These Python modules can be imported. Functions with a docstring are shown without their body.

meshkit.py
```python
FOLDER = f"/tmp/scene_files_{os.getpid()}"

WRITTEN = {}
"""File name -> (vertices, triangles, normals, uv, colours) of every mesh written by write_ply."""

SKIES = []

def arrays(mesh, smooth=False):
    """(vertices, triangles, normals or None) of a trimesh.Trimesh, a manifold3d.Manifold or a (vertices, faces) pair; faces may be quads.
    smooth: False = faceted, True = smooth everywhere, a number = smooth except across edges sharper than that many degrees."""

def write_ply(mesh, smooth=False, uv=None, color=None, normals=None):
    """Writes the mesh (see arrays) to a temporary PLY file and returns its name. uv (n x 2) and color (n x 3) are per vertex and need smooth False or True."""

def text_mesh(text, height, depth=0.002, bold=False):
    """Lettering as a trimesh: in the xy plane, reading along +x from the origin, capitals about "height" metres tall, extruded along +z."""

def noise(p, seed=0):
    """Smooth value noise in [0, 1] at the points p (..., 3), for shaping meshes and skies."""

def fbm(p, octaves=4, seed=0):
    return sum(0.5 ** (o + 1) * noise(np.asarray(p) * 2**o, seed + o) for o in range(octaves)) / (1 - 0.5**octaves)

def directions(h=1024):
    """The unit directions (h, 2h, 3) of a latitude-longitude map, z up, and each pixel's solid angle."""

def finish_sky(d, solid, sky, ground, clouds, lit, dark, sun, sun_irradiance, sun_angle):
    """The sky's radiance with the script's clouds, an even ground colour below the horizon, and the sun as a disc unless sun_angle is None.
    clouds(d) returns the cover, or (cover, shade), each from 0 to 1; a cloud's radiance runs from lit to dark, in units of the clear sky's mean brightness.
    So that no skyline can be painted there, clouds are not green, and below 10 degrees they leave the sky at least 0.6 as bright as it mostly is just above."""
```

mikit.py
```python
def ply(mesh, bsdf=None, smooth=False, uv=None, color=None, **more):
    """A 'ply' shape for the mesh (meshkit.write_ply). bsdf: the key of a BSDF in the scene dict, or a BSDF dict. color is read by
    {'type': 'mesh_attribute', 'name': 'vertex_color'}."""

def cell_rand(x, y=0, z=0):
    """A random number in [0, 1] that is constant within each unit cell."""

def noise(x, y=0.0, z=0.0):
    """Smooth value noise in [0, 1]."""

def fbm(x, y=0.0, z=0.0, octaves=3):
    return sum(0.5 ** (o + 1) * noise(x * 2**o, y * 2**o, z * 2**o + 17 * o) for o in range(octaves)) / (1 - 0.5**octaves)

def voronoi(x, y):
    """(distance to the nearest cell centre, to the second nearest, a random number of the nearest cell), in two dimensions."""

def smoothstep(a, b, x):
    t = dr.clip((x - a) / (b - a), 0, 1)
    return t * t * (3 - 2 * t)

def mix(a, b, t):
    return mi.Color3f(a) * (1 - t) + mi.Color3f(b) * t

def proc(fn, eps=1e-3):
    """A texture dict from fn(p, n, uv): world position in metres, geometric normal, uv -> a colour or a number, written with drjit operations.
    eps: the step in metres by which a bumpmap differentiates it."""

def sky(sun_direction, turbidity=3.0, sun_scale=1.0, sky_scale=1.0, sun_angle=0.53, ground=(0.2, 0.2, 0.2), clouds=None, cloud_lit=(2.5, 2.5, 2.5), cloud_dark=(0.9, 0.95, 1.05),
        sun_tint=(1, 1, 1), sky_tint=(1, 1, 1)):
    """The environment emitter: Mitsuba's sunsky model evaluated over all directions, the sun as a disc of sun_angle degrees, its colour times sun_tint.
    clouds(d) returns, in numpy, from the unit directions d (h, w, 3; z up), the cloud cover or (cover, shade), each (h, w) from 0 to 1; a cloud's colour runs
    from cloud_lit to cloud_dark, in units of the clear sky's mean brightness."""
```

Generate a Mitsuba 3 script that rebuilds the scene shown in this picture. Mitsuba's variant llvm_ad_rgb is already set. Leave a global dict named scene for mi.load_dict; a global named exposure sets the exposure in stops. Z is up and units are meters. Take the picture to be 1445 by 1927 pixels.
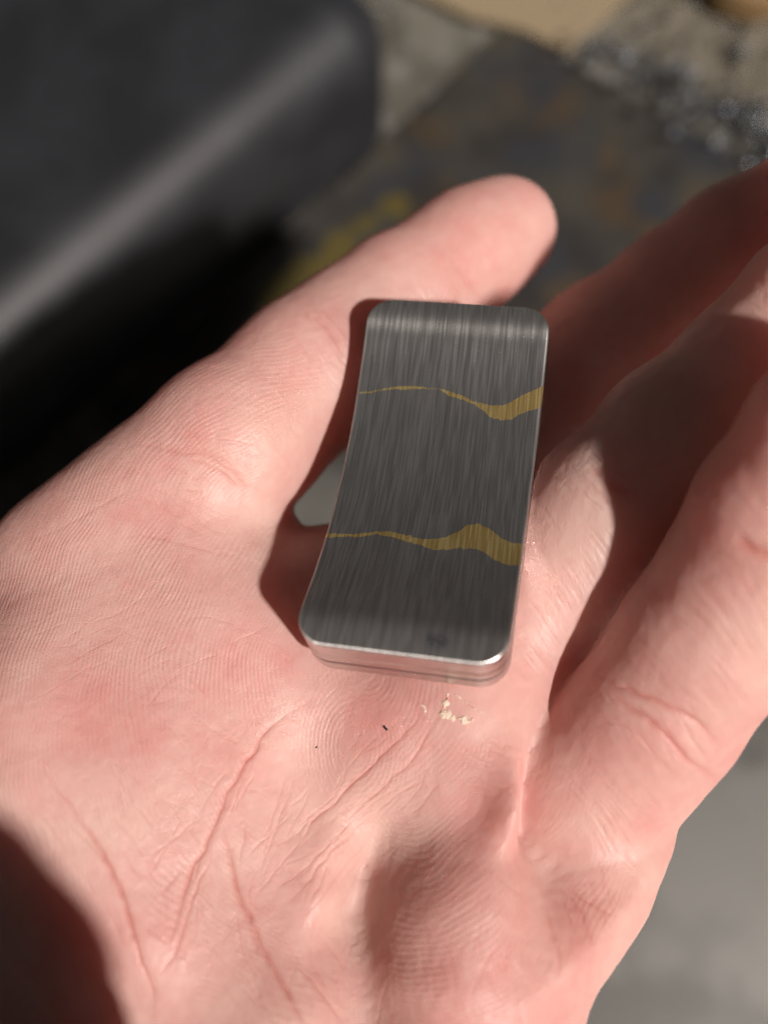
import math
import numpy as np, trimesh, mitsuba as mi, drjit as dr, mikit, meshkit
from scipy.interpolate import RBFInterpolator, RegularGridInterpolator, PchipInterpolator
from scipy.spatial import cKDTree
import shapely, shapely.geometry as sg
from scipy import ndimage, sparse
T = mi.ScalarTransform4f
rng = np.random.default_rng(7)
scene, labels = {}, {}

# ------------------------------------------------------------------ camera, sky, exposure
PITCH = math.radians(75)                     # how far the view looks down
FOC = 1932.0                                 # focal length in pixels of the 1445 x 1927 photograph
DIST = 0.300                                 # along the axis down to the bench top (z = 0)
RIGHT = np.array([1.0, 0, 0])
UP = np.array([0, math.sin(PITCH), math.cos(PITCH)])
BACK = np.array([0, -math.cos(PITCH), math.sin(PITCH)])
EYE = BACK * DIST
scene['camera'] = {'type': 'thinlens', 'fov': math.degrees(2 * math.atan(963.5 / FOC)), 'fov_axis': 'y',
                   'to_world': T().look_at(origin=EYE.tolist(), target=[0, 0, 0], up=UP.tolist()),
                   'aperture_radius': 0.0020, 'focus_distance': 0.119, 'near_clip': 0.005, 'far_clip': 200.0}
SUN_C = np.array([0.42, -0.22, 0.88])        # towards the sun: right, up, back to the viewer
SUN = SUN_C[0] * RIGHT + SUN_C[1] * UP + SUN_C[2] * BACK
scene['sky'] = mikit.sky(SUN.tolist(), turbidity=3, sky_scale=0.135, sun_angle=3.0, ground=(0.06, 0.055, 0.05), clouds=lambda d: (np.ones(d.shape[:2]), 1 - np.clip(d[..., 2], 0, 1)), cloud_lit=(1.0, 0.985, 0.97), cloud_dark=(0.33, 0.325, 0.32), sun_tint=(0.93, 1.0, 1.25))
exposure = 2.1

def cw(p):
    """hand space (mm: right, up, towards the viewer, from the viewpoint) -> world metres"""
    p = np.asarray(p, float) * 0.001
    return EYE + p[..., :1] * RIGHT + p[..., 1:2] * UP + p[..., 2:3] * BACK

def wc(p):
    q = np.asarray(p, float) - EYE
    return np.stack([q @ RIGHT, q @ UP, q @ BACK], -1) * 1000

def at(px, py, d):
    """the point d mm deep that the photograph shows at pixel px, py (hand space)"""
    px, py, d = (np.asarray(v, float) for v in (px, py, d))
    return np.stack([(px - 722.5) * d / FOC, (963.5 - py) * d / FOC, -d + 0 * px], -1)

def on_level(px, py, z):
    """the world point at height z that the photograph shows at pixel px, py"""
    ray = cw(at(px, py, 1000.0)) - EYE
    return EYE + ray * ((z - EYE[2]) / ray[..., 2:3])

def add(key, mesh, bsdf, label=None, category=None, group=None, kind=None, smooth=30, **more):
    scene[key] = mikit.ply(mesh, bsdf, smooth=smooth, **more)
    e = {k: v for k, v in (('label', label), ('category', category), ('group', group), ('kind', kind)) if v}
    if e:
        labels[key] = e

# ------------------------------------------------------------------ materials
noise, fbm, sstep, mix = mikit.noise, mikit.fbm, mikit.smoothstep, mikit.mix
EYE_L, R_L, U_L, B_L = (mi.ScalarPoint3f(EYE.tolist()), *(mi.ScalarVector3f(v.tolist()) for v in (RIGHT, UP, BACK)))

def local(p):
    q = mi.Vector3f(p) - mi.Vector3f(*EYE.tolist())
    return [dr.dot(q, mi.Vector3f(*v.tolist())) * 1000.0 for v in (RIGHT, UP, BACK)]

def gauss(x, y, cx, cy, r):
    return dr.exp(-(dr.square(x - cx) + dr.square(y - cy)) / (r * r))

def c2(px, py, d=115.0):
    return (px - 722.5) * d / FOC, (963.5 - py) * d / FOC

def skin_height(p, n, uv):
    """friction ridges and fine skin lines, in millimetres (hand space)"""
    x, y, z = local(p)
    wx, wy = fbm(x * 0.12, y * 0.12, 3.0, 2) - 0.5, fbm(x * 0.12, y * 0.12, 9.0, 2) - 0.5
    per = 2 * math.pi / 0.52
    def ring(cx, cy, ax, ay, warp):
        return dr.sqrt(dr.square((x - cx) * ax) + dr.square((y - cy) * ay) + 0.4) + wx * warp
    # big arcs over the index mount and the palm, a loop below the slab, lines across the ring mount, lines along the fingers
    ax, ay = c2(690, 1270)
    p1 = ring(ax, ay, 1.0, 0.9, 3.0)
    bx, by = c2(668, 1405)
    p2 = ring(bx, by, 1.15, 0.8, 1.5)
    cx, cy = c2(930, 1420)
    p3 = y + 0.18 * x + wy * 1.5
    p4 = x * 0.80 + y * 0.60 + wx * 2.2          # lines running up and to the right, along the fingers
    lx, ly = c2(650, 1410)
    wl = gauss(x, y, lx, ly, 7.0)
    rx, ry = c2(940, 1500)
    wr = gauss(x, y, rx, ry, 7.5)
    wf = sstep(-6.0, 2.0, (x - c2(985, 0)[0]) * 0.85 + (y - c2(0, 1290)[1]) * 0.5)
    wi = sstep(2.0, 8.0, y * 0.86 + x * 0.55 - 0.0) * (1 - wf)
    patch = sstep(0.30, 0.68, fbm(x * 0.22, y * 0.22, 5.0, 3))
    amp = 0.25 + 0.95 * patch
    vx, vy = c2(620, 1610)
    wv = gauss(x, y, vx, vy, 8.0) * (1 - wl)
    base = (1 - wl) * (1 - wr) * (1 - wf) * (1 - wv)
    broke = 0.55 + 0.9 * noise(x * 2.3, y * 2.3, 3.0)
    core = sstep(0.5, 3.5, dr.sqrt(dr.square(x - bx) + dr.square(y - by)))
    h = base * dr.sin(p1 * per) + wl * core * 1.2 * dr.sin(p2 * per) + wr * 0.35 * dr.sin(p3 * per * 1.05) * (1 - wf) + wv * 1.1 * dr.sin(p4 * per * 0.95)
    q = x * 0.60 - y * 0.80
    streak = noise(p4 * 2.4, q * 0.22, 1.0) + 0.7 * noise(p4 * 4.6, q * 0.3, 7.0) - 0.05
    h = h * amp * broke * 0.0145 + wf * (streak - 0.8) * (0.03 + 0.045 * sstep(0.35, 0.65, fbm(x * 0.15 + 5, y * 0.15, 1.0, 2)))
    # fine flexure lines crossing each other, and pores
    def crack(u, v, k, wd):
        return 1 - sstep(0.0, wd, dr.abs(noise(u, v, k) - 0.5))
    tx, ty = x + wx * 4, y + wy * 4
    net = crack((tx * 0.8 + ty * 0.6) * 1.5, (ty * 0.8 - tx * 0.6) * 0.45, 2.0, 0.07) + 0.8 * crack((tx * 0.5 - ty * 0.86) * 1.9, (ty * 0.5 + tx * 0.86) * 0.6, 12.0, 0.08) + 0.6 * crack(tx * 2.6, ty * 2.2, 22.0, 0.09)
    pore = noise(x * 6.0, y * 6.0, z * 6.0) + 0.6 * noise(x * 13.0, y * 13.0, z * 13.0)
    return (h - net * 0.014 + (pore - 0.8) * 0.012) * 1e-3

scene['skin_base'] = {'type': 'principled', 'base_color': {'type': 'mesh_attribute', 'name': 'vertex_color'}, 'roughness': 0.45, 'specular': 0.5,
                      'sheen': 0.25, 'sheen_tint': 0.6}
scene['skin_surface'] = {'type': 'bumpmap', 'scale': 1.0, 'arbitrary': mikit.proc(skin_height, eps=4e-5), 'bsdf': {'type': 'ref', 'id': 'skin_base'}}

# part of the light enters the flesh and scatters back out of it, redder
scene['skin'] = {'type': 'mask', 'opacity': 0.5, 'bsdf': {'type': 'twosided', 'bsdf': {'type': 'ref', 'id': 'skin_surface'}}}
scene['flesh'] = {'type': 'homogeneous', 'albedo': {'type': 'rgb', 'value': [0.999, 0.655, 0.565]}, 'sigma_t': 460.0}

# the slab's own axes in hand space, found from its four corners in the photograph
BC = np.array([5.298, 5.511, -115.409])
BR = np.array([[0.97799062, 0.17226305, -0.11772759], [-0.09760482, 0.87641103, 0.47156867], [0.18441162, -0.44969896, 0.87393547]])

def slab_to_world(q):
    return cw(np.asarray(q, float) @ BR.T + BC)

_BRW = np.stack([RIGHT, UP, BACK], 1) @ BR
_BCW = cw(BC)

def slab_local(p):
    q = mi.Vector3f(p) - mi.Vector3f(*_BCW.tolist())
    return [dr.dot(q, mi.Vector3f(*_BRW[:, k].tolist())) * 1000.0 for k in range(3)]

def brushed(p, n, uv):
    x, y, z = slab_local(p)
    xs = x + 0.0022 * (y + 24) * x + 0.02 * y
    a = noise(xs * 9.0, y * 0.28, 2.0) + 0.7 * noise(xs * 19.0, y * 0.5, 6.0) + 0.5 * noise(xs * 4.0 + y * 0.25, y * 0.2, 4.0)
    deep = sstep(0.80, 0.9, noise(xs * 6.5, y * 0.16, 11.0))
    lip = sstep(17.5, 19.5, dr.abs(y))
    grit = noise(x * 5.5, y * 5.5, z * 5.5) + noise(x * 11.0, y * 11.0, z)
    nick = sstep(0.86, 0.95, noise(x * 3.7, y * 2.6, 31.0))
    return ((a * 0.0032 - deep * 0.006) * (1 - 0.75 * lip) + grit * 0.0026 * (0.2 + lip) - nick * 0.006) * 1e-3

def steel_tone(p, n, uv):
    x, y, z = slab_local(p)
    xs = x + 0.0022 * (y + 24) * x + 0.02 * y
    line = noise(xs * 5.0, y * 0.25, 3.0) * 0.3 + noise(xs * 9.0, y * 0.35, 5.0) * 0.7
    t = fbm(x * 0.25, y * 0.12, z * 0.2, 3)
    c = mix((0.58, 0.56, 0.53), (1.0, 0.98, 0.94), sstep(0.2, 0.8, line) * 0.7 + (t - 0.5) * 0.3 + 0.12)
    spot = dr.exp(-(dr.square((x - 3.7) / 1.1) + dr.square((y + 20.9) / 0.8)) + (noise(x * 4, y * 4, 1.0) - 0.5) * 2)
    return mix(c, (0.16, 0.19, 0.25), dr.clip(spot, 0, 1) * 0.7)

def steel_rough(p, n, uv):
    x, y, z = slab_local(p)
    return 0.19 + 0.12 * noise(x * 7.0, y * 0.3, 8.0) + 0.17 * sstep(18, 20, dr.abs(y)) + 0.36 * sstep(0.45, 0.1, dr.minimum(11.2 - dr.abs(x), 23.0 - dr.abs(y)))

scene['steel_base'] = {'type': 'principled', 'base_color': mikit.proc(steel_tone), 'metallic': 0.965, 'roughness': mikit.proc(steel_rough), 'anisotropic': 0.75}
scene['brushed_steel'] = {'type': 'bumpmap', 'scale': 1.0, 'arbitrary': mikit.proc(brushed, eps=2e-5), 'bsdf': {'type': 'ref', 'id': 'steel_base'}}
def gold_tone(p, n, uv):
    x, y, z = slab_local(p)
    xs = x + 0.0022 * (y + 24) * x + 0.02 * y
    line = noise(xs * 5.0, y * 0.25, 3.0) * 0.4 + noise(xs * 9.0, y * 0.35, 5.0) * 0.6
    return mix((0.58, 0.40, 0.13), (1.0, 0.80, 0.36), sstep(0.25, 0.8, line) * 0.8 + 0.2 * fbm(x * 0.6, y * 0.6, 1.0, 2))

scene['gold_base'] = {'type': 'principled', 'base_color': mikit.proc(gold_tone), 'metallic': 0.86, 'roughness': 0.3, 'anisotropic': 0.7}
scene['brushed_gold'] = {'type': 'bumpmap', 'scale': 1.0, 'arbitrary': mikit.proc(brushed, eps=2e-5), 'bsdf': {'type': 'ref', 'id': 'gold_base'}}
scene['polished_steel'] = {'type': 'principled', 'base_color': {'type': 'rgb', 'value': [0.56, 0.55, 0.545]}, 'metallic': 1.0, 'roughness': 0.24}

def plate_tone(p, n, uv):
    x, y = p.x * 100, p.y * 100                                  # centimetres on the bench
    a = fbm(x * 0.5, y * 0.5, 1.0, 4)
    worn = sstep(5.5, -1.0, y - 0.25 * x + (fbm(x * 0.4, y * 0.4, 7.0, 3) - 0.5) * 5)
    c = mix((0.021, 0.020, 0.0185), (0.045, 0.042, 0.033), sstep(0.3, 0.7, a))
    c = mix(c, (0.062, 0.040, 0.018), sstep(0.52, 0.72, fbm(x * 0.7 + 20, y * 0.7, 4.0, 3)) * 0.75)
    c = mix(c, (0.026, 0.029, 0.034), sstep(0.52, 0.7, fbm(x * 0.6, y * 0.6 + 30, 8.0, 3)) * 0.7)
    c = mix(c, mix((0.052, 0.052, 0.045), (0.104, 0.103, 0.092), sstep(0.3, 0.7, a)), worn)
    paint = sum(gauss(x, y, qx, qy, r) for qx, qy, r in PAINT) + (noise(x * 1.5, y * 1.5, 2.0) - 0.5) * 0.7
    return mix(c, (0.075, 0.059, 0.014), sstep(0.45, 0.85, paint))

PAINT = [(*(on_level(px, py, 0.003)[:2] * 100).tolist(), r) for px, py, r in ((690, 420, 0.55), (640, 465, 0.7), (745, 385, 0.5), (590, 520, 0.7), (520, 560, 0.8))]

def bench_tone(p, n, uv):
    x, y = p.x * 100, p.y * 100
    a = fbm(x * 0.6, y * 0.6, 2.0, 5)
    c = mix((0.052, 0.050, 0.040), (0.108, 0.103, 0.082), sstep(0.25, 0.75, a))
    fl = sstep(0.72, 0.8, noise(x * 3.2, y * 3.2, 5.0))
    return mix(c, (0.2, 0.2, 0.19), fl * 0.4)

scene['plate_mat'] = {'type': 'principled', 'base_color': mikit.proc(plate_tone), 'metallic': 0.25, 'roughness': 0.5}
scene['bench_mat'] = {'type': 'principled', 'base_color': mikit.proc(bench_tone), 'roughness': 0.6}
scene['ground_mat'] = {'type': 'principled', 'base_color': {'type': 'rgb', 'value': [0.035, 0.034, 0.032]}, 'roughness': 0.8}
def black_tone(p, n, uv):
    a = fbm(p.x * 60, p.y * 60, p.z * 60, 4)
    scuff = sstep(0.66, 0.8, noise(p.x * 300, p.y * 300, p.z * 300)) * 0.3
    return mix((0.0085, 0.0096, 0.0112), (0.015, 0.0168, 0.0195), dr.clip(sstep(0.3, 0.75, a) + scuff, 0, 1))

scene['black_mat'] = {'type': 'principled', 'base_color': mikit.proc(black_tone), 'roughness': 0.55, 'specular': 0.4}
scene['card_mat'] = {'type': 'principled', 'base_color': {'type': 'rgb', 'value': [0.20, 0.158, 0.095]}, 'roughness': 0.8}
scene['wood_mat'] = {'type': 'principled', 'base_color': {'type': 'rgb', 'value': [0.19, 0.12, 0.05]}, 'roughness': 0.7}
scene['dust_mat'] = {'type': 'principled', 'base_color': {'type': 'rgb', 'value': [0.10, 0.09, 0.066]}, 'roughness': 0.9}
scene['swarf_mat'] = {'type': 'principled', 'base_color': {'type': 'rgb', 'value': [0.13, 0.145, 0.165]}, 'metallic': 1.0, 'roughness': 0.45}
scene['callus_mat'] = {'type': 'principled', 'base_color': {'type': 'rgb', 'value': [0.60, 0.47, 0.36]}, 'roughness': 0.6}
scene['filing_mat'] = {'type': 'principled', 'base_color': {'type': 'rgb', 'value': [0.07, 0.07, 0.075]}, 'metallic': 0.8, 'roughness': 0.35}

# ------------------------------------------------------------------ the setting: bench top
def sheet(poly, z0, z1):
    return trimesh.creation.extrude_polygon(sg.Polygon(poly), z1 - z0, engine='earcut').apply_translation([0, 0, z0])

add('ground', trimesh.Trimesh([[-30, -30, -0.9], [30, -30, -0.9], [30, 30, -0.9], [-30, 30, -0.9]], [[0, 1, 2], [0, 2, 3]], process=False), 'ground_mat',
    kind='structure', smooth=False)
bench = trimesh.creation.box(extents=[1.6, 0.9, 0.04]).apply_translation([0.1, -0.02, -0.02])
add('bench_top', bench, 'bench_mat', kind='structure', smooth=False)


def level_poly(pts, z0, z1):
    q = np.array([on_level(a, b, z1)[:2] for a, b in pts])
    return sheet(q, z0, z1)

add('steel_plate', level_poly([(955, 50), (200, 760), (700, 2500), (2700, 1500), (2300, 800)], 0.0004, 0.003), 'plate_mat',
    'dark mottled steel plate with rust and yellow paint smears lying flat on the bench', 'steel plate', smooth=False)
# black block at the upper left, standing on bench and plate
b0 = on_level(764, 232, 0.003)[:2]
e1 = on_level(464, 492, 0.003)[:2] - b0
e1 /= np.linalg.norm(e1)
e2 = np.array([e1[1], -e1[0]]) if np.array([e1[1], -e1[0]]) @ [-1, 1] > 0 else np.array([-e1[1], e1[0]])
def rounded_block(lx, ly, h, r):
    ang = np.linspace(0, math.pi / 2, 9)
    def ring(ins, z):
        rr = max(r - ins, 0.0005)
        hx, hy = lx / 2 - ins - rr, ly / 2 - ins - rr
        pts = [np.array([cx * hx + rr * math.cos(t + a0), cy * hy + rr * math.sin(t + a0), z]) for cx, cy, a0 in ((1, 1, 0), (-1, 1, math.pi / 2), (-1, -1, math.pi), (1, -1, 1.5 * math.pi)) for t in ang]
        return np.array(pts)
    rows = [ring(ly / 2 - 0.001, 0.0), ring(0.0, 0.0), ring(0.0, h - r)] + [ring(r - r * math.cos(t), h - r + r * math.sin(t)) for t in ang[1:]] + [ring(ly / 2 - 0.001, h)]
    n = len(rows[0]); i = np.arange(n); j = (i + 1) % n
    f = np.vstack([np.vstack([np.stack([k * n + i, k * n + j, (k + 1) * n + j], 1), np.stack([k * n + i, (k + 1) * n + j, (k + 1) * n + i], 1)]) for k in range(len(rows) - 1)])
    return np.vstack(rows), f
BL, BW, BH = 0.34, 0.22, 0.052
v, f = rounded_block(BL, BW, BH, 0.018)
if e1[0] * e2[1] - e1[1] * e2[0] < 0:
    f = f[:, ::-1]
v = np.c_[b0 + (v[:, :1] + BL / 2) * e1 + (v[:, 1:2] + BW / 2) * e2, v[:, 2] + 0.0032]
add('black_block', trimesh.Trimesh(v, f, process=False), 'black_mat', 'large matt black block with a rounded shiny edge, on the bench behind the index finger', 'block', smooth=40)
card = level_poly([(700, -60), (880, 30), (972, 50), (1072, 95), (1230, -55), (900, -260)], 0.0034, 0.0052)
add('cardboard_piece', card, 'card_mat', 'flat tan cardboard piece with a pointed corner over the far corner of the steel plate', 'cardboard', smooth=False)
# sawdust, metal shavings and a round wooden block at the top right
cx, cy = np.meshgrid(np.linspace(0, 1, 90), np.linspace(0, 1, 60), indexing='ij')
q00, q10, q01 = on_level(1090, 30, 0.0)[:2], on_level(1620, 330, 0.0)[:2], on_level(1330, -330, 0.0)[:2]
g2 = q00 + cx[..., None] * (q10 - q00) + cy[..., None] * (q01 - q00)
rim = np.minimum.reduce([cx, 1 - cx, cy, 1 - cy])
hh = 0.0066 * np.clip(rim * 5, 0, 1) ** 0.7 * meshkit.fbm(np.c_[g2.reshape(-1, 2) * 180, np.zeros(g2[..., 0].size)], 4, 3).reshape(cx.shape) - 0.0006
i = np.arange(89)[:, None] * 60 + np.arange(59)[None, :]
i = i.ravel()
hf0 = np.vstack([np.stack([i, i + 60, i + 61], 1), np.stack([i, i + 61, i + 1], 1)])
hv0 = np.c_[g2.reshape(-1, 2), hh.ravel()]
tri = hv0[hf0]
if np.cross(tri[:, 1] - tri[:, 0], tri[:, 2] - tri[:, 0])[:, 2].sum() < 0:
    hf0 = hf0[:, ::-1]
add('sawdust', trimesh.Trimesh(hv0, hf0, process=False), 'dust_mat', 'pale tan sawdust heaped beyond the steel plate', 'sawdust', kind='stuff', smooth=True)
chips = []
for _ in range(260):
    t, w = rng.random() ** 0.7, rng.normal(0, 1)
    px, py = 1050 + 470 * t + 22 * w, 105 + 225 * t - 30 + 38 * rng.normal()
    if rng.random() < 0.2:
        px, py = rng.uniform(1180, 1460), rng.uniform(-20, 220)
    p0 = on_level(px, py, 0.004 + 0.0035 * rng.random())
    r0, wd, arc = rng.uniform(0.0009, 0.0024), rng.uniform(0.0008, 0.0018), rng.uniform(1.5, 5.5)
    th = np.linspace(0, arc, 7)
    pts = np.stack([r0 * np.cos(th), r0 * np.sin(th), th * rng.uniform(0, 0.0003)], 1)
    strip = np.vstack([pts, pts * [0.93, 0.93, 1] + [0, 0, wd]])
    m = trimesh.transformations.random_rotation_matrix(rng.random(3))[:3, :3]
    k = np.arange(6)
    ff = np.vstack([np.stack([k, k + 1, k + 8], 1), np.stack([k, k + 8, k + 7], 1)])
    chips.append(trimesh.Trimesh(strip @ m.T + p0, np.vstack([ff]), process=False))
scene['swarf_two'] = {'type': 'twosided', 'bsdf': {'type': 'ref', 'id': 'swarf_mat'}}
add('metal_shavings', trimesh.util.concatenate(chips), 'swarf_two', 'scattered silvery metal shavings along the far edge of the steel plate', 'metal shavings', kind='stuff', smooth=False)
disc = trimesh.creation.revolve([[0, 0], [0.020, 0], [0.021, 0.001], [0.021, 0.010], [0.020, 0.011], [0, 0.011]], sections=64).apply_translation([*on_level(1425, -98, 0.014)[:2], 0.0045])
add('wooden_disc', disc, 'wood_mat', 'round tan wooden block lying in the sawdust beyond the metal shavings', 'wood block', smooth=40)

# ------------------------------------------------------------------ the hand
# one field for the whole hand: negative inside. Joints are (pixel, pixel, depth of the centre, radius in mm)
STEP = 0.65
LO, HI = np.array([-82.0, -112.0, -182.0]), np.array([86.0, 56.0, -33.0])
gx, gy, gz = (np.arange(a, b, STEP, dtype=np.float32) for a, b in zip(LO, HI))
NX, NY, NZ = len(gx), len(gy), len(gz)

palm_points = np.array([
    # px, py, depth of the skin in mm
    (-250, 1250, 122), (0, 1050, 122), (120, 950, 123.5), (250, 950, 123), (380, 900, 123), (300, 1060, 120.5), (450, 980, 122), (520, 1010, 122),
    (150, 1180, 117.5), (300, 1200, 117), (420, 1120, 118.5), (500, 1130, 119), (0, 1300, 113), (150, 1400, 111.5), (300, 1380, 113), (420, 1280, 116), (520, 1230, 117.5),
    (600, 1150, 121), (620, 1060, 122), (750, 1050, 125), (700, 1200, 120), (850, 1150, 124), (640, 1290, 117), (720, 1310, 115.8), (800, 1300, 115.4), (900, 1300, 114.6),
    (600, 1400, 116.2), (500, 1420, 114.8), (690, 1400, 115.4), (760, 1400, 114.8), (840, 1360, 113.3), (900, 1380, 110.9), (960, 1390, 109.6),
    (838, 1425, 113.2), (785, 1500, 114.6), (725, 1565, 115.6), (690, 1630, 115.8), (672, 1700, 114.6), (672, 1770, 112.2), (675, 1850, 109.4), (690, 1940, 107),
    (880, 1440, 109.8), (830, 1530, 111.6), (780, 1600, 111.8), (742, 1670, 111.0), (728, 1740, 109.3), (735, 1820, 106.6), (908, 1490, 107.6), (880, 1560, 107.6), (835, 1640, 106.8),
    (795, 1725, 105.8), (800, 1800, 104.4), (950, 1560, 104.8), (910, 1650, 103.8), (890, 1740, 103), (965, 1680, 102.8), (962, 1480, 106.8), (966, 1430, 108.0),
    (640, 1600, 112.6), (610, 1700, 110.4), (665, 1540, 114.2), (700, 1490, 114.8),
    (600, 1560, 113.3), (560, 1680, 110.8), (450, 1560, 112), (350, 1650, 109.5), (250, 1550, 109.5), (500, 1800, 107.5), (400, 1900, 105.5), (600, 1900, 105), (800, 1880, 102.5),
    (150, 1650, 107.5), (0, 1500, 109), (260, 1800, 106), (180, 1860, 107.5), (95, 1730, 108), (20, 1620, 109), (45, 1780, 109), (110, 1890, 107.5), (-20, 1850, 110.5), (60, 1960, 109), (-60, 1730, 112), (-150, 1600, 116), (-200, 1900, 113), (290, 1980, 106), (120, 2050, 107.5), (340, 2050, 104),
    (1000, 1820, 102.5), (1100, 1720, 104.5), (1050, 1620, 106), (1150, 1640, 107.5), (950, 2000, 101), (700, 2150, 99), (450, 2300, 98), (0, 2400, 108), (100, 2700, 108), (500, 2600, 103)], float)
pp = at(palm_points[:, 0], palm_points[:, 1], palm_points[:, 2])
rbf = RBFInterpolator(pp[:, :2], pp[:, 2], kernel='thin_plate_spline', smoothing=0.15)
cxg, cyg = np.arange(LO[0], HI[0] + 3, 2.0), np.arange(LO[1], HI[1] + 3, 2.0)
coarse = rbf(np.stack(np.meshgrid(cxg, cyg, indexing='ij'), -1).reshape(-1, 2)).reshape(len(cxg), len(cyg))
coarse = np.clip(coarse, -145, -92)
zs = RegularGridInterpolator((cxg, cyg), coarse, method='cubic')(np.stack(np.meshgrid(gx, gy, indexing='ij'), -1)).astype(np.float32)
zsm = ndimage.gaussian_filter(zs, 14 / STEP)
outline_px = [(-260, 1290), (-120, 1090), (0, 962), (95, 888), (190, 814), (330, 760), (440, 820), (500, 915), (524, 985), (640, 1012), (760, 1050), (900, 1180), (975, 1330),
              (972, 1400), (970, 1500), (972, 1585), (1030, 1640), (1110, 1620), (1288, 1598), (1216, 1725), (1156, 1815), (1112, 1888), (1082, 1968), (1050, 2090),
              (980, 2280), (620, 2560), (200, 3000), (-400, 2800), (-420, 2300), (-380, 1900), (-330, 1550)]
poly = sg.Polygon(at(*np.array(outline_px, float).T, 113.0)[:, :2])
gxx, gyy = np.meshgrid(gx, gy, indexing='ij')
inside = shapely.contains_xy(poly, gxx, gyy)
out2 = (ndimage.distance_transform_edt(~inside) - ndimage.distance_transform_edt(inside)).astype(np.float32) * STEP
out2 = ndimage.gaussian_filter(out2, 0.8)

def smax(a, b, k):
    h = np.maximum(k - np.abs(a - b), 0) / k
    return np.maximum(a, b) + h * h * k * 0.25

def smin(a, b, k):
    h = np.maximum(k - np.abs(a - b), 0) / k
    return np.minimum(a, b) - h * h * k * 0.25

grad = np.hypot(*np.gradient(zs, STEP))
Z = gz[None, None, :]
F = (Z - zs[..., None]) / np.sqrt(1 + np.minimum(grad, 1.5) ** 2)[..., None]
# rounder along the outer edges, crisp along the slit beside the little finger
slit = np.exp(-(((gxx - c2(985, 0, 113)[0]) / 3.0) ** 2 + ((gyy - c2(0, 1480, 113)[1]) / 6.5) ** 2))
KE = (15.0 * (1 - slit) + 3.0 * slit).astype(np.float32)[..., None]
F = smax(F, np.broadcast_to(out2[..., None], F.shape), KE)
F = smax(F, (zsm[..., None] - 25.0) - Z, 16.0)

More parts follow.
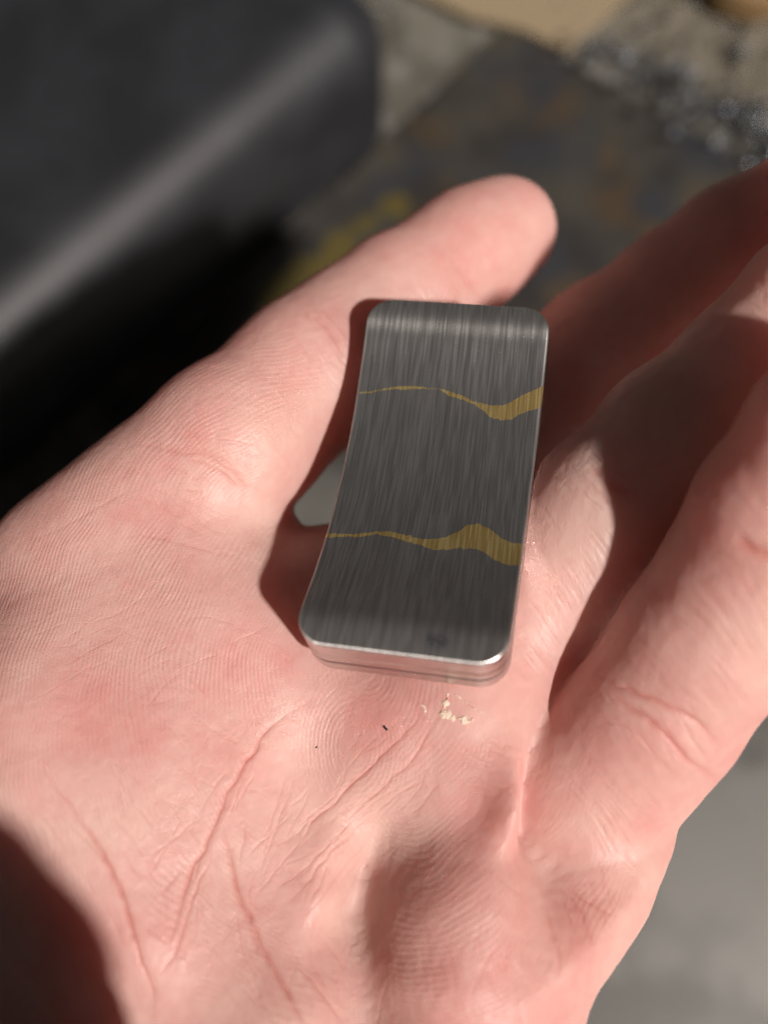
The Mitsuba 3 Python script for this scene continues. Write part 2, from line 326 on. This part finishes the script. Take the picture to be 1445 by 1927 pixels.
def cone(field, a, b, ra, rb, k, kind):
    """smooth union of a round cone into the field, inside its own bounding box"""
    lo, hi = np.minimum(a - ra, b - rb) - 6 - k, np.maximum(a + ra, b + rb) + 6 + k
    s = [slice(max(0, int((l - o) / STEP)), max(0, int((h - o) / STEP) + 2)) for l, h, o in zip(lo, hi, LO)]
    x, y, z = gx[s[0]][:, None, None], gy[s[1]][None, :, None], gz[s[2]][None, None, :]
    if 0 in (x.size, y.size, z.size):
        return
    ab = b - a
    t = np.clip(((x - a[0]) * ab[0] + (y - a[1]) * ab[1] + (z - a[2]) * ab[2]) / (ab @ ab), 0, 1).astype(np.float32)
    d = np.sqrt((x - a[0] - t * ab[0]) ** 2 + (y - a[1] - t * ab[1]) ** 2 + (z - a[2] - t * ab[2]) ** 2) - (ra + (rb - ra) * t)
    part = field[tuple(s)]
    field[tuple(s)] = smin(part, d.astype(np.float32), k) if kind else np.minimum(part, d)

FINGERS = {
    'index': (3.0, [(150, 1080, 135, 12), (437, 842, 134, 11.0), (560, 727, 139, 10.1), (600, 693, 140.5, 10.2), (668, 634, 143, 9.5), (755, 565, 146, 9.2), (845, 500, 149, 8.3), (890, 468, 150.5, 8.45), (946, 434, 152, 7.85)]),
    'middle': (4.5, [(610, 1240, 133, 10.5), (715, 1140, 135, 10.4), (850, 930, 145, 10.6), (1010, 775, 151, 10.5), (1140, 663, 149, 10.2), (1275, 558, 145.5, 9.3), (1385, 475, 141, 9.1), (1490, 405, 136, 8.2)]),
    'ring': (5.0, [(800, 1420, 123, 10), (880, 1300, 124, 10.4), (1000, 1140, 126.5, 9.8), (1065, 1055, 124.3, 9.8), (1140, 965, 121.8, 9.1), (1270, 833, 119.5, 9.0), (1418, 700, 116, 8.3), (1540, 580, 113, 8.4), (1740, 385, 109, 7.4)]),
    'little': (3.5, [(1000, 1700, 123, 9.0), (1050, 1620, 122, 9.4), (1096, 1490, 121, 9.7), (1170, 1410, 118.6, 9.4), (1240, 1333, 114.8, 9.0), (1326, 1203, 111.3, 9.0), (1403, 1075, 106.5, 8.2), (1462, 962, 101.5, 8.0), (1560, 815, 96, 7.4), (1620, 740, 93, 6.8)]),
}
for name, (kroot, chain) in FINGERS.items():
    J = [(at(a, b, d), r) for a, b, d, r in chain]
    G = np.full(F.shape, 40.0, np.float32)
    for (a, ra), (b, rb) in zip(J[:-1], J[1:]):
        cone(G, a, b, ra, rb, 2.6, True)
    root = J[0][0]
    far = np.sqrt((gxx - root[0]) ** 2 + (gyy - root[1]) ** 2)[..., None]
    kk = np.where(far < 34, kroot, 0.9).astype(np.float32) if name != 'little' else (0.7 + 6.5 * np.clip((gxx - c2(1010, 0, 113)[0]) / 4.0, 0, 1)[..., None] * (far < 20)).astype(np.float32)
    kk = ndimage.gaussian_filter(kk[..., 0], 5)[..., None]
    F = smin(F, G, kk)
    del G
# the open gap of the web between the index and middle fingers
gap = sg.Polygon(at(*np.array([(528, 963), (600, 902), (700, 800), (760, 880), (700, 975), (618, 970), (575, 966)], float).T, 127.0)[:, :2])
gin = shapely.contains_xy(gap, gxx, gyy)
gd = ((ndimage.distance_transform_edt(~gin) - ndimage.distance_transform_edt(gin)) * STEP).astype(np.float32)
F = smax(F, -ndimage.gaussian_filter(gd, 0.4)[..., None] + 0 * Z, 1.6)
# thumb, wrist and forearm, outside the picture to the left and below; thumb pose chosen to cast shade on the lower-left palm
thumb = [(np.array(p, float), r) for p, r in (((-60, -90, -124), 15), ((-35, -71, -98), 12), ((-27, -67, -85), 11.2), ((-21, -63.5, -71), 10.2), ((-15.5, -60, -56), 10), ((-13, -56, -44), 8.4))]
for k, ((a, ra), (b, rb)) in enumerate(zip(thumb[:-1], thumb[1:])):
    ra, rb, k = ra, rb, 9 if k == 0 else 4 if k == 1 else 2.5
    cone(F, a, b, ra, rb, k, True)

def surface_nets(f, lo, step):
    neg = f < 0
    nx, ny, nz = f.shape
    cnt = np.zeros((nx - 1, ny - 1, nz - 1), np.int8)
    for i, j, k in np.ndindex(2, 2, 2):
        cnt += neg[i:nx - 1 + i, j:ny - 1 + j, k:nz - 1 + k]
    cells = np.argwhere((cnt > 0) & (cnt < 8))
    index = np.full(cnt.shape, -1, np.int32)
    index[tuple(cells.T)] = np.arange(len(cells))
    corner = {c: f[cells[:, 0] + c[0], cells[:, 1] + c[1], cells[:, 2] + c[2]] for c in np.ndindex(2, 2, 2)}
    acc, num = np.zeros((len(cells), 3)), np.zeros(len(cells))
    for c in np.ndindex(2, 2, 2):
        for ax in range(3):
            if c[ax] == 0:
                e = list(c); e[ax] = 1
                a, b = corner[c], corner[tuple(e)]
                cross = (a < 0) != (b < 0)
                t = np.where(cross, a / np.where(cross, a - b, 1), 0)
                p = np.tile(np.array(c, float), (len(cells), 1))
                p[:, ax] += t
                acc += p * cross[:, None]
                num += cross
    v = (cells + acc / num[:, None]) * step + lo
    faces = []
    for ax in range(3):
        s0, s1 = [slice(None)] * 3, [slice(None)] * 3
        s0[ax], s1[ax] = slice(0, -1), slice(1, None)
        a, b = neg[tuple(s0)], neg[tuple(s1)]
        o1, o2 = [(1, 2), (2, 0), (0, 1)][ax]
        for flip, mask in ((False, a & ~b), (True, ~a & b)):
            q = np.argwhere(mask)
            ok = (q[:, o1] > 0) & (q[:, o2] > 0) & (q[:, o1] < f.shape[o1] - 1) & (q[:, o2] < f.shape[o2] - 1)
            q = q[ok]
            def idx(d1, d2):
                r = q.copy(); r[:, o1] -= d1; r[:, o2] -= d2
                return index[tuple(r.T)]
            quad = np.stack([idx(0, 0), idx(1, 0), idx(1, 1), idx(0, 1)], 1)
            if flip:
                quad = quad[:, ::-1]
            faces += [quad[:, [0, 1, 2]], quad[:, [0, 2, 3]]]
    return v, np.vstack(faces)

F[0], F[-1], F[:, 0], F[:, -1], F[:, :, 0], F[:, :, -1] = 5, 5, 5, 5, 5, 5
hv, hf = surface_nets(F, LO, STEP)
comp = trimesh.graph.connected_component_labels(np.vstack([hf[:, :2], hf[:, 1:]]), len(hv))
main = np.argmax(np.bincount(comp))
hm = trimesh.Trimesh(hv, hf[comp[hf[:, 0]] == main], process=False)
hm.remove_unreferenced_vertices()
hv, hf = np.array(hm.vertices), np.array(hm.faces)

def relax(v, f, times, lam=0.5, mu=-0.52):
    e = np.vstack([f[:, [0, 1]], f[:, [1, 2]], f[:, [2, 0]]])
    m = sparse.coo_matrix((np.ones(2 * len(e)), (np.r_[e[:, 0], e[:, 1]], np.r_[e[:, 1], e[:, 0]])), shape=(len(v), len(v))).tocsr()
    m.data[:] = 1
    m = sparse.diags(1 / np.maximum(np.asarray(m.sum(1)).ravel(), 1)) @ m
    for _ in range(times):
        v = v + lam * (m @ v - v)
        if mu:
            v = v + mu * (m @ v - v)
    return v

hv = relax(hv, hf, 12)
hv, hf = trimesh.remesh.subdivide(hv, hf)
hv = relax(hv, hf, 2, 0.5, 0)

def normals(v, f):
    n = np.zeros_like(v)
    fn = np.cross(v[f[:, 1]] - v[f[:, 0]], v[f[:, 2]] - v[f[:, 0]])
    for k in range(3):
        for c in range(3):
            n[:, c] += np.bincount(f[:, k], fn[:, c], len(v))
    return n / np.maximum(np.linalg.norm(n, axis=1, keepdims=True), 1e-12)

hn = normals(hv, hf)
# skin points seen from the viewpoint, to lay the creases on the skin
front = np.where((hn * -hv).sum(1) > 0)[0]
fpx = np.stack([722.5 - FOC * hv[front, 0] / hv[front, 2], 963.5 + FOC * hv[front, 1] / hv[front, 2]], 1)
ftree = cKDTree(fpx)

def skin_at(px, py):
    _, i = ftree.query([px, py], 14)
    c = front[i]
    return hv[c[np.argmax(hv[c, 2])]]

CREASES = [   # pixels along the crease, half width mm, depth mm
    ([(120, 1480), (190, 1590), (235, 1680), (265, 1790), (285, 1927)], 0.22, 0.40), ([(130, 1540), (200, 1620), (225, 1680)], 0.16, 0.2), ([(70, 1420), (130, 1500), (180, 1570)], 0.15, 0.15),
    ([(790, 1330), (735, 1390), (660, 1470), (600, 1530), (560, 1590)], 0.22, 0.30), ([(585, 1310), (500, 1385), (435, 1490), (395, 1580), (350, 1680), (320, 1790)], 0.22, 0.36),
    ([(420, 1540), (445, 1640), (490, 1760), (545, 1860), (600, 1960)], 0.24, 0.42), ([(430, 1530), (390, 1590), (350, 1690)], 0.16, 0.22), ([(410, 1600), (370, 1680), (345, 1760), (300, 1850)], 0.18, 0.25),
    ([(455, 1690), (480, 1740), (500, 1800)], 0.2, 0.28), ([(550, 1790), (600, 1850), (660, 1930)], 0.18, 0.2),
    ([(810, 1340), (770, 1420), (700, 1500), (640, 1560)], 0.18, 0.22), ([(720, 1530), (620, 1610), (540, 1690)], 0.2, 0.22), ([(700, 1520), (600, 1600), (520, 1670)], 0.16, 0.16), ([(690, 1560), (620, 1640), (580, 1720)], 0.16, 0.16),
    ([(240, 830), (320, 845), (400, 870), (470, 915), (515, 950)], 0.3, 0.24), ([(330, 850), (390, 885), (430, 900), (480, 950)], 0.2, 0.22), ([(300, 838), (350, 838), (400, 860), (460, 890)], 0.2, 0.22),
    ([(590, 580), (615, 610), (640, 650), (655, 690)], 0.35, 0.3), ([(600, 570), (640, 610), (665, 650)], 0.25, 0.18),
    ([(865, 490), (880, 530), (900, 560)], 0.45, 0.28),
    ([(1110, 1262), (1180, 1300), (1270, 1345), (1370, 1420)], 0.28, 0.42), ([(1120, 1290), (1200, 1350), (1300, 1440), (1360, 1478)], 0.3, 0.38), ([(1240, 1400), (1300, 1440)], 0.2, 0.2),
    ([(1045, 1650), (1080, 1700), (1110, 1750), (1120, 1790)], 0.22, 0.22), ([(1020, 1680), (1040, 1740), (1050, 1790), (1055, 1850)], 0.22, 0.18), ([(1040, 1640), (1120, 1700), (1180, 1720)], 0.22, 0.2),
    ([(1365, 1015), (1400, 1035), (1450, 1062)], 0.5, 0.55), ([(1095, 870), (1130, 895), (1180, 940)], 0.45, 0.4), ([(1085, 890), (1120, 920), (1160, 960)], 0.3, 0.2),
    ([(60, 1010), (160, 960), (260, 900)], 0.2, 0.1), ([(230, 990), (330, 1010), (440, 1040)], 0.2, 0.12), ([(1000, 1700), (960, 1660), (930, 1640)], 0.2, 0.1),
]

def refine(v, f, near):
    """split in two or four every triangle with an edge whose both ends are near, without cracks"""
    e = np.sort(np.vstack([f[:, [0, 1]], f[:, [1, 2]], f[:, [2, 0]]]), 1)
    u, inv = np.unique(e, axis=0, return_inverse=True)
    inv = inv.ravel()
    cut = near[u].all(1)
    mid = np.full(len(u), -1)
    mid[cut] = len(v) + np.arange(cut.sum())
    v = np.vstack([v, (v[u[cut, 0]] + v[u[cut, 1]]) / 2])
    m = mid[inv].reshape(3, -1).T
    n = (m >= 0).sum(1)
    out = [f[n == 0]]
    for k in range(3):
        fk, mk = np.roll(f, -k, 1), np.roll(m, -k, 1)
        s1 = (n == 1) & (mk[:, 0] >= 0)
        out += [np.c_[fk[s1, 0], mk[s1, 0], fk[s1, 2]], np.c_[mk[s1, 0], fk[s1, 1], fk[s1, 2]]]
        s2 = (n == 2) & (mk[:, 2] < 0)
        out += [np.c_[mk[s2, 0], fk[s2, 1], mk[s2, 1]], np.c_[fk[s2, 0], mk[s2, 0], mk[s2, 1]], np.c_[fk[s2, 0], mk[s2, 1], fk[s2, 2]]]
    s3 = n == 3
    out += [np.c_[f[s3, 0], m[s3, 0], m[s3, 2]], np.c_[f[s3, 1], m[s3, 1], m[s3, 0]], np.c_[f[s3, 2], m[s3, 2], m[s3, 1]], m[s3]]
    return v, np.vstack(out)

MINOR = []

def minor(zone, ang, n, length, w, dep):
    """short fine creases scattered round a zone (pixel x, y, radius), near a direction in degrees"""
    for _ in range(int(n * 2.4)):
        r, t = zone[2] * math.sqrt(rng.random()), rng.uniform(0, 2 * math.pi)
        p = np.array([zone[0] + r * math.cos(t), zone[1] + r * math.sin(t)])
        a0 = math.radians(ang + rng.normal(0, 9))
        L = length * rng.uniform(0.5, 1.5)
        bend = rng.normal(0, 0.25)
        pts = [p + L * k * np.array([math.cos(a0 + bend * k), math.sin(a0 + bend * k)]) for k in (-0.5, -0.17, 0.17, 0.5)]
        MINOR.append((pts, w * rng.uniform(0.7, 1.3), dep * rng.uniform(0.4, 1.5)))

for z in (((250, 1620, 170), 60, 9, 110, 0.14, 0.07), ((450, 1600, 150), 118, 10, 110, 0.15, 0.08), ((520, 1750, 150), 62, 9, 120, 0.15, 0.08), ((620, 1570, 110), 132, 10, 120, 0.16, 0.09),
          ((700, 1450, 110), 128, 9, 100, 0.13, 0.07), ((330, 1300, 220), 30, 9, 120, 0.12, 0.045), ((280, 1150, 200), 150, 9, 140, 0.12, 0.05), ((200, 1400, 200), 75, 8, 120, 0.12, 0.045),
          ((380, 880, 110), 25, 9, 90, 0.16, 0.09), ((620, 620, 60), 52, 7, 60, 0.18, 0.08), ((885, 520, 45), 60, 5, 60, 0.2, 0.08), ((480, 760, 120), 55, 6, 70, 0.15, 0.04),
          ((1240, 1370, 80), 40, 9, 100, 0.15, 0.09), ((1110, 1700, 60), 62, 8, 80, 0.16, 0.08), ((1130, 900, 50), 40, 5, 60, 0.18, 0.09), ((930, 1440, 60), 20, 8, 70, 0.13, 0.07),
          ((850, 1850, 140), 70, 9, 130, 0.15, 0.06), ((960, 1750, 100), 110, 7, 100, 0.14, 0.06), ((650, 1850, 120), 100, 6, 110, 0.14, 0.06), ((1400, 1060, 50), 25, 4, 60, 0.25, 0.1)):
    minor(*z)
lines = []
for pts, w, dep in [(p, w * 0.95, d * (0.62 if d > 0.3 else 0.55)) for p, w, d in CREASES] + [(p, w * 0.8, d * 0.6) for p, w, d in MINOR]:
    pts = np.array(pts, float)
    t = np.r_[0, np.cumsum(np.linalg.norm(np.diff(pts, axis=0), axis=1))]
    s = np.linspace(0, t[-1], max(8, int(t[-1] / 5)))
    line = np.stack([PchipInterpolator(t, pts[:, k])(s) for k in (0, 1)], 1) + ndimage.gaussian_filter1d(rng.normal(0, 7, (len(s), 2)), 4, axis=0)
    P3 = np.array([skin_at(*q) for q in line])
    P3 = ndimage.gaussian_filter1d(P3, 1.5, axis=0, mode='nearest')
    seg = np.linspace(0, len(P3) - 1, len(P3) * 5)
    P3 = np.stack([np.interp(seg, np.arange(len(P3)), P3[:, k]) for k in range(3)], 1)
    fade = np.clip(np.minimum(seg, seg[-1] - seg) / (0.25 * seg[-1]), 0.05, 1) * (0.75 + 0.5 * meshkit.noise(np.c_[seg * 0.25, 0 * seg, 0 * seg + len(lines)]))
    lines.append((P3, fade, w, dep))
allp = cKDTree(np.vstack([q[0] for q in lines]))
for band in (1.1, 0.6):
    dist, _ = allp.query(hv, distance_upper_bound=band)
    hv, hf = refine(hv, hf, np.isfinite(dist))
hn = normals(hv, hf)
depth = np.zeros(len(hv))
red = np.zeros(len(hv))
for P3, fade, w, dep in lines:
    box = ((hv > P3.min(0) - 3) & (hv < P3.max(0) + 3)).all(1)
    ids = np.where(box)[0]
    dist, j = cKDTree(P3).query(hv[ids], distance_upper_bound=max(w * 7, 1.5))
    ok = np.isfinite(dist)
    ids, dist, fd = ids[ok], dist[ok], fade[j[ok]]
    g = np.exp(-dist / w) * 0.75 + np.exp(-(dist / (2.6 * w)) ** 2) * 0.25
    depth[ids] = np.maximum(depth[ids], g * dep * fd)
    red[ids] = np.maximum(red[ids], np.exp(-(dist / (w * 1.6)) ** 2) * fd * min(1, dep * 2.6))
lump = (meshkit.fbm(hv * 0.22, 3, 4) - 0.5) * 0.25 + (meshkit.fbm(hv * 0.9, 2, 9) - 0.5) * 0.10
hv = hv + hn * (lump - depth)[:, None]
# pigment: pink palm, paler and yellower patches, redder creases and pads
m1, m2, m3 = meshkit.fbm(hv * 0.09, 3, 21), meshkit.fbm(hv * 0.35, 3, 33), meshkit.fbm(hv * 1.3, 2, 41)
base, pale, rosy = np.array([0.69, 0.485, 0.43]), np.array([0.75, 0.59, 0.51]), np.array([0.65, 0.37, 0.335])
s = np.clip((m1 - 0.5) * 3.0 + (m2 - 0.5) * 1.3 + (m3 - 0.5) * 0.6, -1, 1)[:, None]
col = np.where(s > 0, base + (pale - base) * s, base + (rosy - base) * -s)
col = col + (np.array([0.48, 0.17, 0.14]) - col) * (0.75 * red)[:, None]
add('hand', (cw(hv), hf), 'skin', 'open bare left hand with curled fingers carrying the small steel block', 'hand', smooth=True, color=np.clip(col, 0, 1), interior={'type': 'ref', 'id': 'flesh'})

# ------------------------------------------------------------------ the slab with its gold veins
W2, L2, CR, FIL, THICK = 11.2, 23.0, 3.4, 0.32, 7.6
SAG = 4.8

def face_z(y):
    y0, y1 = -L2 + 3.6, L2 - 2.6
    t = (np.asarray(y, float) - y0) / (y1 - y0)
    k = 0.012
    b = 4 * t * (1 - t)
    return -SAG * 0.5 * (b + np.sqrt(b * b + k)) + SAG * 0.5 * math.sqrt(k) * 0.2

def edge_drop(e):
    e = np.clip(e, 0, FIL)
    return -(FIL - np.sqrt(np.maximum(FIL ** 2 - (FIL - e) ** 2, 0)))

def outline(inset, nl=70, ns=30, nc=12):
    hx, hy = W2 - inset, L2 - inset
    r = min(max(CR - inset, 0.0), hx)
    pts = []
    a = np.linspace(0, math.pi / 2, nc, endpoint=False)
    for cx, cy, a0, n, dx, dy in ((1, 1, 0, ns, -1, 0), (-1, 1, 90, nl, 0, -1), (-1, -1, 180, ns, 1, 0), (1, -1, 270, nl, 0, 1)):
        c = np.array([cx * (hx - r), cy * (hy - r)])
        th = a + math.radians(a0)
        pts.append(c + r * np.stack([np.cos(th), np.sin(th)], 1))
        th = math.radians(a0 + 90)
        p0 = c + r * np.array([math.cos(th), math.sin(th)])
        length = 2 * (hx - r) if dx else 2 * (hy - r)
        tt = np.linspace(0, 1, n, endpoint=False)[:, None]
        pts.append(p0 + tt * length * np.array([dx, dy]))
    return np.vstack(pts)

def ring_mesh(rings, close=True):
    n = len(rings[0])
    v = np.vstack(rings)
    i = np.arange(n); j = (i + 1) % n
    f = [np.vstack([np.stack([k * n + i, k * n + j, (k + 1) * n + j], 1), np.stack([k * n + i, (k + 1) * n + j, (k + 1) * n + i], 1)]) for k in range(len(rings) - 1)]
    return v, np.vstack(f)

rings = []
for e in np.linspace(W2 - 0.02, 0.9, 10):
    o = outline(e); rings.append(np.c_[o, np.full(len(o), -THICK)])
for a in np.linspace(0, math.pi / 2, 6):
    o = outline(0.8 - 0.8 * math.sin(a)); rings.append(np.c_[o, np.full(len(o), -THICK + 0.8 - 0.8 * math.cos(a))])
for t, ins in ((0.1, 0), (0.27, 0), (0.29, 0.1), (0.31, 0.1), (0.33, 0), (0.5, 0), (0.56, 0), (0.58, 0.09), (0.60, 0.09), (0.62, 0), (0.8, 0), (1, 0)):   # two fine grooves run round the side
    o = outline(ins)
    zt = face_z(o[:, 1]) - FIL
    rings.append(np.c_[o, (-THICK + 0.8) * (1 - t) + zt * t])
for a in np.linspace(0.18, math.pi / 2, 7):
    e = FIL * (1 - math.cos(a))
    q = outline(e); rings.append(np.c_[q, face_z(q[:, 1]) + edge_drop(e)])
for e in np.r_[0.5:4.6:0.3, 5.0:W2 - 0.05:0.5, W2 - 0.01]:
    q = outline(e); rings.append(np.c_[q, face_z(q[:, 1])])
NB = 10 + 6 + 12
lower = ring_mesh(rings[:NB])
upper = ring_mesh(rings[NB - 1:])
add('metal_block__body', (slab_to_world(lower[0]), lower[1]), 'polished_steel', smooth=35)
add('metal_block__face', (slab_to_world(upper[0]), upper[1]), 'brushed_steel', smooth=True, uv=upper[0][:, :2] * 0.001)
labels['metal_block'] = {'label': 'small brushed steel block with dished face and two gold veins, lying in the hand', 'category': 'metal block'}

def to_face(px, py):
    """where the photograph's pixel meets the dished face, in slab coordinates"""
    ray = at(px, py, 1.0) @ BR
    o = -BC @ BR
    z = 0.0
    for _ in range(30):
        t = (z - o[2]) / ray[2]
        q = o + ray * t
        z = 0.5 * z + 0.5 * float(face_z(np.clip(q[1], -L2, L2)))
    return q[:2]

def vein(up, lo, x0, x1):
    U, Lw = np.array([to_face(*p) for p in up]), np.array([to_face(*p) for p in lo])
    n = 220
    xs = np.linspace(x0, x1, n)
    U, Lw = U[np.argsort(U[:, 0])], Lw[np.argsort(Lw[:, 0])]
    yu = np.interp(xs, U[:, 0], U[:, 1]) + ndimage.gaussian_filter1d(rng.normal(0, 0.10, n), 1.2)
    yl = np.interp(xs, Lw[:, 0], Lw[:, 1]) + ndimage.gaussian_filter1d(rng.normal(0, 0.10, n), 1.2)
    mid = (yu + yl) / 2
    half = np.maximum((yu - yl) / 2, 0.018)
    rows = []
    for t in np.linspace(-1, 1, 9):
        y = mid + half * t
        rows.append(np.stack([xs, y, face_z(y) + edge_drop(W2 - np.abs(xs)) + 0.008], 1))
    v = np.vstack(rows)
    f = []
    for r in range(len(rows) - 1):
        i = np.arange(n - 1) + r * n
        f += [np.stack([i, i + 1, i + n + 1], 1), np.stack([i, i + n + 1, i + n], 1)]
    return slab_to_world(v), np.vstack(f), v[:, :2] * 0.001

def zz(pts, s, ox, oy):
    return [(ox + x / s, oy + y / s) for x, y in pts]
V1U = [(125, 685), (200, 675), (280, 660), (340, 648), (420, 640), (500, 640), (560, 655)]
V1L = [(125, 692), (200, 685), (280, 668), (340, 662), (420, 664), (500, 660), (560, 660)]
V1bU = [(640, 657), (700, 670), (780, 700), (850, 735), (930, 755), (980, 768), (1070, 765), (1110, 740), (1180, 700), (1290, 650), (1330, 632)]
V1bL = [(640, 662), (700, 705), (780, 725), (860, 760), (930, 805), (970, 845), (1040, 860), (1110, 858), (1160, 825), (1230, 800), (1285, 785), (1330, 770)]
V1cU, V1cL = [(555, 655), (580, 658), (610, 658), (645, 657)], [(555, 658), (580, 661), (610, 661), (645, 660)]
V2U = [(430, 1042), (510, 1042), (570, 1040), (640, 1032), (700, 1032), (740, 1045), (800, 1058), (850, 1062), (910, 1055), (950, 1035), (990, 1008), (1040, 1003), (1080, 1025), (1120, 1058), (1160, 1075), (1203, 1080)]
V2L = [(430, 1055), (510, 1053), (570, 1053), (640, 1045), (700, 1055), (740, 1068), (800, 1085), (850, 1102), (890, 1105), (950, 1098), (1000, 1098), (1050, 1110), (1080, 1135), (1120, 1155), (1160, 1165), (1200, 1168)]
VEINS = []
for u, l, s, ox, oy in ((V1U, V1L, 3.44, 640, 540), (V1bU, V1bL, 3.44, 640, 540), (V2U, V2L, 2.064, 400, 500), (V1cU, V1cL, 3.44, 640, 540)):
    u, l = zz(u, s, ox, oy), zz(l, s, ox, oy)
    a, b = to_face(*u[0])[0], to_face(*u[-1])[0]
    VEINS.append((vein(u, l, max(a, -W2 + 0.02), min(b, W2 - 0.02))))
va, vb, vc = VEINS[0], VEINS[1], VEINS[3]
one = (np.vstack([va[0], vb[0], vc[0]]), np.vstack([va[1], vb[1] + len(va[0]), vc[1] + len(va[0]) + len(vb[0])]))
one_uv = np.vstack([va[2], vb[2], vc[2]])
add('metal_block__gold_vein', one, 'brushed_gold', 'gold vein thinning to a hair in the middle, nearer the far end', smooth=True, uv=one_uv)
add('metal_block__gold_vein_001', VEINS[2][:2], 'brushed_gold', 'unbroken gold vein with a humped right half, nearer the viewer', smooth=True, uv=VEINS[2][2])

# ------------------------------------------------------------------ small things on the skin
skin_tree = cKDTree(fpx)
def skin_frame(px, py):
    """a point on the skin, its normal and two directions along the skin (hand space)"""
    p = skin_at(px, py)
    _, i = tree_now.query(p, 40)
    n = hn[i].mean(0); n /= np.linalg.norm(n)
    p = hv[i[:6]].mean(0)
    u = np.cross([0, 1, 0], n); u /= np.linalg.norm(u)
    return p, n, u, np.cross(n, u)
hn = normals(hv, hf)
tree_now = cKDTree(hv)

def flake(px_path, width, thick, seed):
    """a ragged raised band of dry skin following a path of pixels on the skin"""
    r = np.random.default_rng(seed)
    path = np.array(px_path, float)
    t = np.r_[0, np.cumsum(np.linalg.norm(np.diff(path, axis=0), axis=1))]
    fr = [skin_frame(*q) for q in path]
    s = np.linspace(0, t[-1], 60)
    P = np.stack([PchipInterpolator(t, np.array([q[0] for q in fr])[:, k])(s) for k in range(3)], 1)
    N = np.stack([np.interp(s, t, np.array([q[1] for q in fr])[:, k]) for k in range(3)], 1)
    tan = np.gradient(P, axis=0); tan /= np.maximum(np.linalg.norm(tan, axis=1, keepdims=True), 1e-6)
    side = np.cross(N, tan)
    w = width * (0.35 + 0.65 * np.sin(np.pi * (np.arange(60) + 1) / 61) ** 0.5) * (0.7 + ndimage.gaussian_filter1d(r.normal(0, 1.2, 60), 1.5))
    rows = []
    for a, h in ((-1, -0.3), (-0.85, 0.55), (-0.3, 1.0), (0.3, 0.9), (0.85, 0.55), (1, -0.3)):
        rows.append(P + side * (a * w)[:, None] * (1 + 0.14 * r.normal(0, 1, 60))[:, None] + N * (0.06 + h * thick * (0.8 + 0.5 * r.random(60)))[:, None])
    v = np.vstack(rows); f = []
    for k in range(5):
        i = np.arange(59) + 60 * k
        f += [np.stack([i, i + 1, i + 61], 1), np.stack([i, i + 61, i + 60], 1)]
    f = np.vstack(f)
    m = normals(v, f)
    return cw(v), (f if (m * np.vstack([N] * 6)).sum() > 0 else f[:, ::-1])

add('hand__peeling_skin', flake([(838, 1303), (832, 1318), (826, 1330), (836, 1342), (852, 1347), (866, 1342), (880, 1348), (892, 1344)], 0.42, 0.15, 3), 'callus_mat',
    'ragged pale patch of dry peeling skin just below the steel block', smooth=True)
add('hand__peeling_skin_001', flake([(850, 1300), (868, 1308), (884, 1318), (900, 1330), (912, 1338)], 0.13, 0.08, 5), 'callus_mat', smooth=True)
add('hand__peeling_skin_002', flake([(787, 1322), (792, 1330), (796, 1338)], 0.14, 0.08, 6), 'callus_mat', smooth=True)

def filing(px, py, length, wide, ang):
    p, n, u, w = skin_frame(px, py)
    a = math.radians(ang)
    d1, d2 = u * math.cos(a) + w * math.sin(a), w * math.cos(a) - u * math.sin(a)
    b = trimesh.creation.box(extents=[length, wide, wide * 0.7]).subdivide()
    q = np.array(b.vertices) + np.random.default_rng(int(px)).normal(0, wide * 0.09, (len(b.vertices), 3))
    q[:, 2] += 0.25 * (q[:, 0] / length) ** 2 * length
    return cw(p + q[:, :1] * d1 + q[:, 1:2] * d2 + (q[:, 2:] + wide * 0.3) * n), np.array(b.faces)

add('metal_filing', filing(720, 1364, 0.62, 0.22, -42), 'filing_mat', 'tiny dark metal filing stuck to the palm just below the steel block', 'metal filing', smooth=False)
add('metal_filing_001', filing(589, 1397, 0.26, 0.16, 30), 'filing_mat', 'minute dark speck on the palm, smaller than the filing nearer the steel block', 'metal filing', smooth=False)
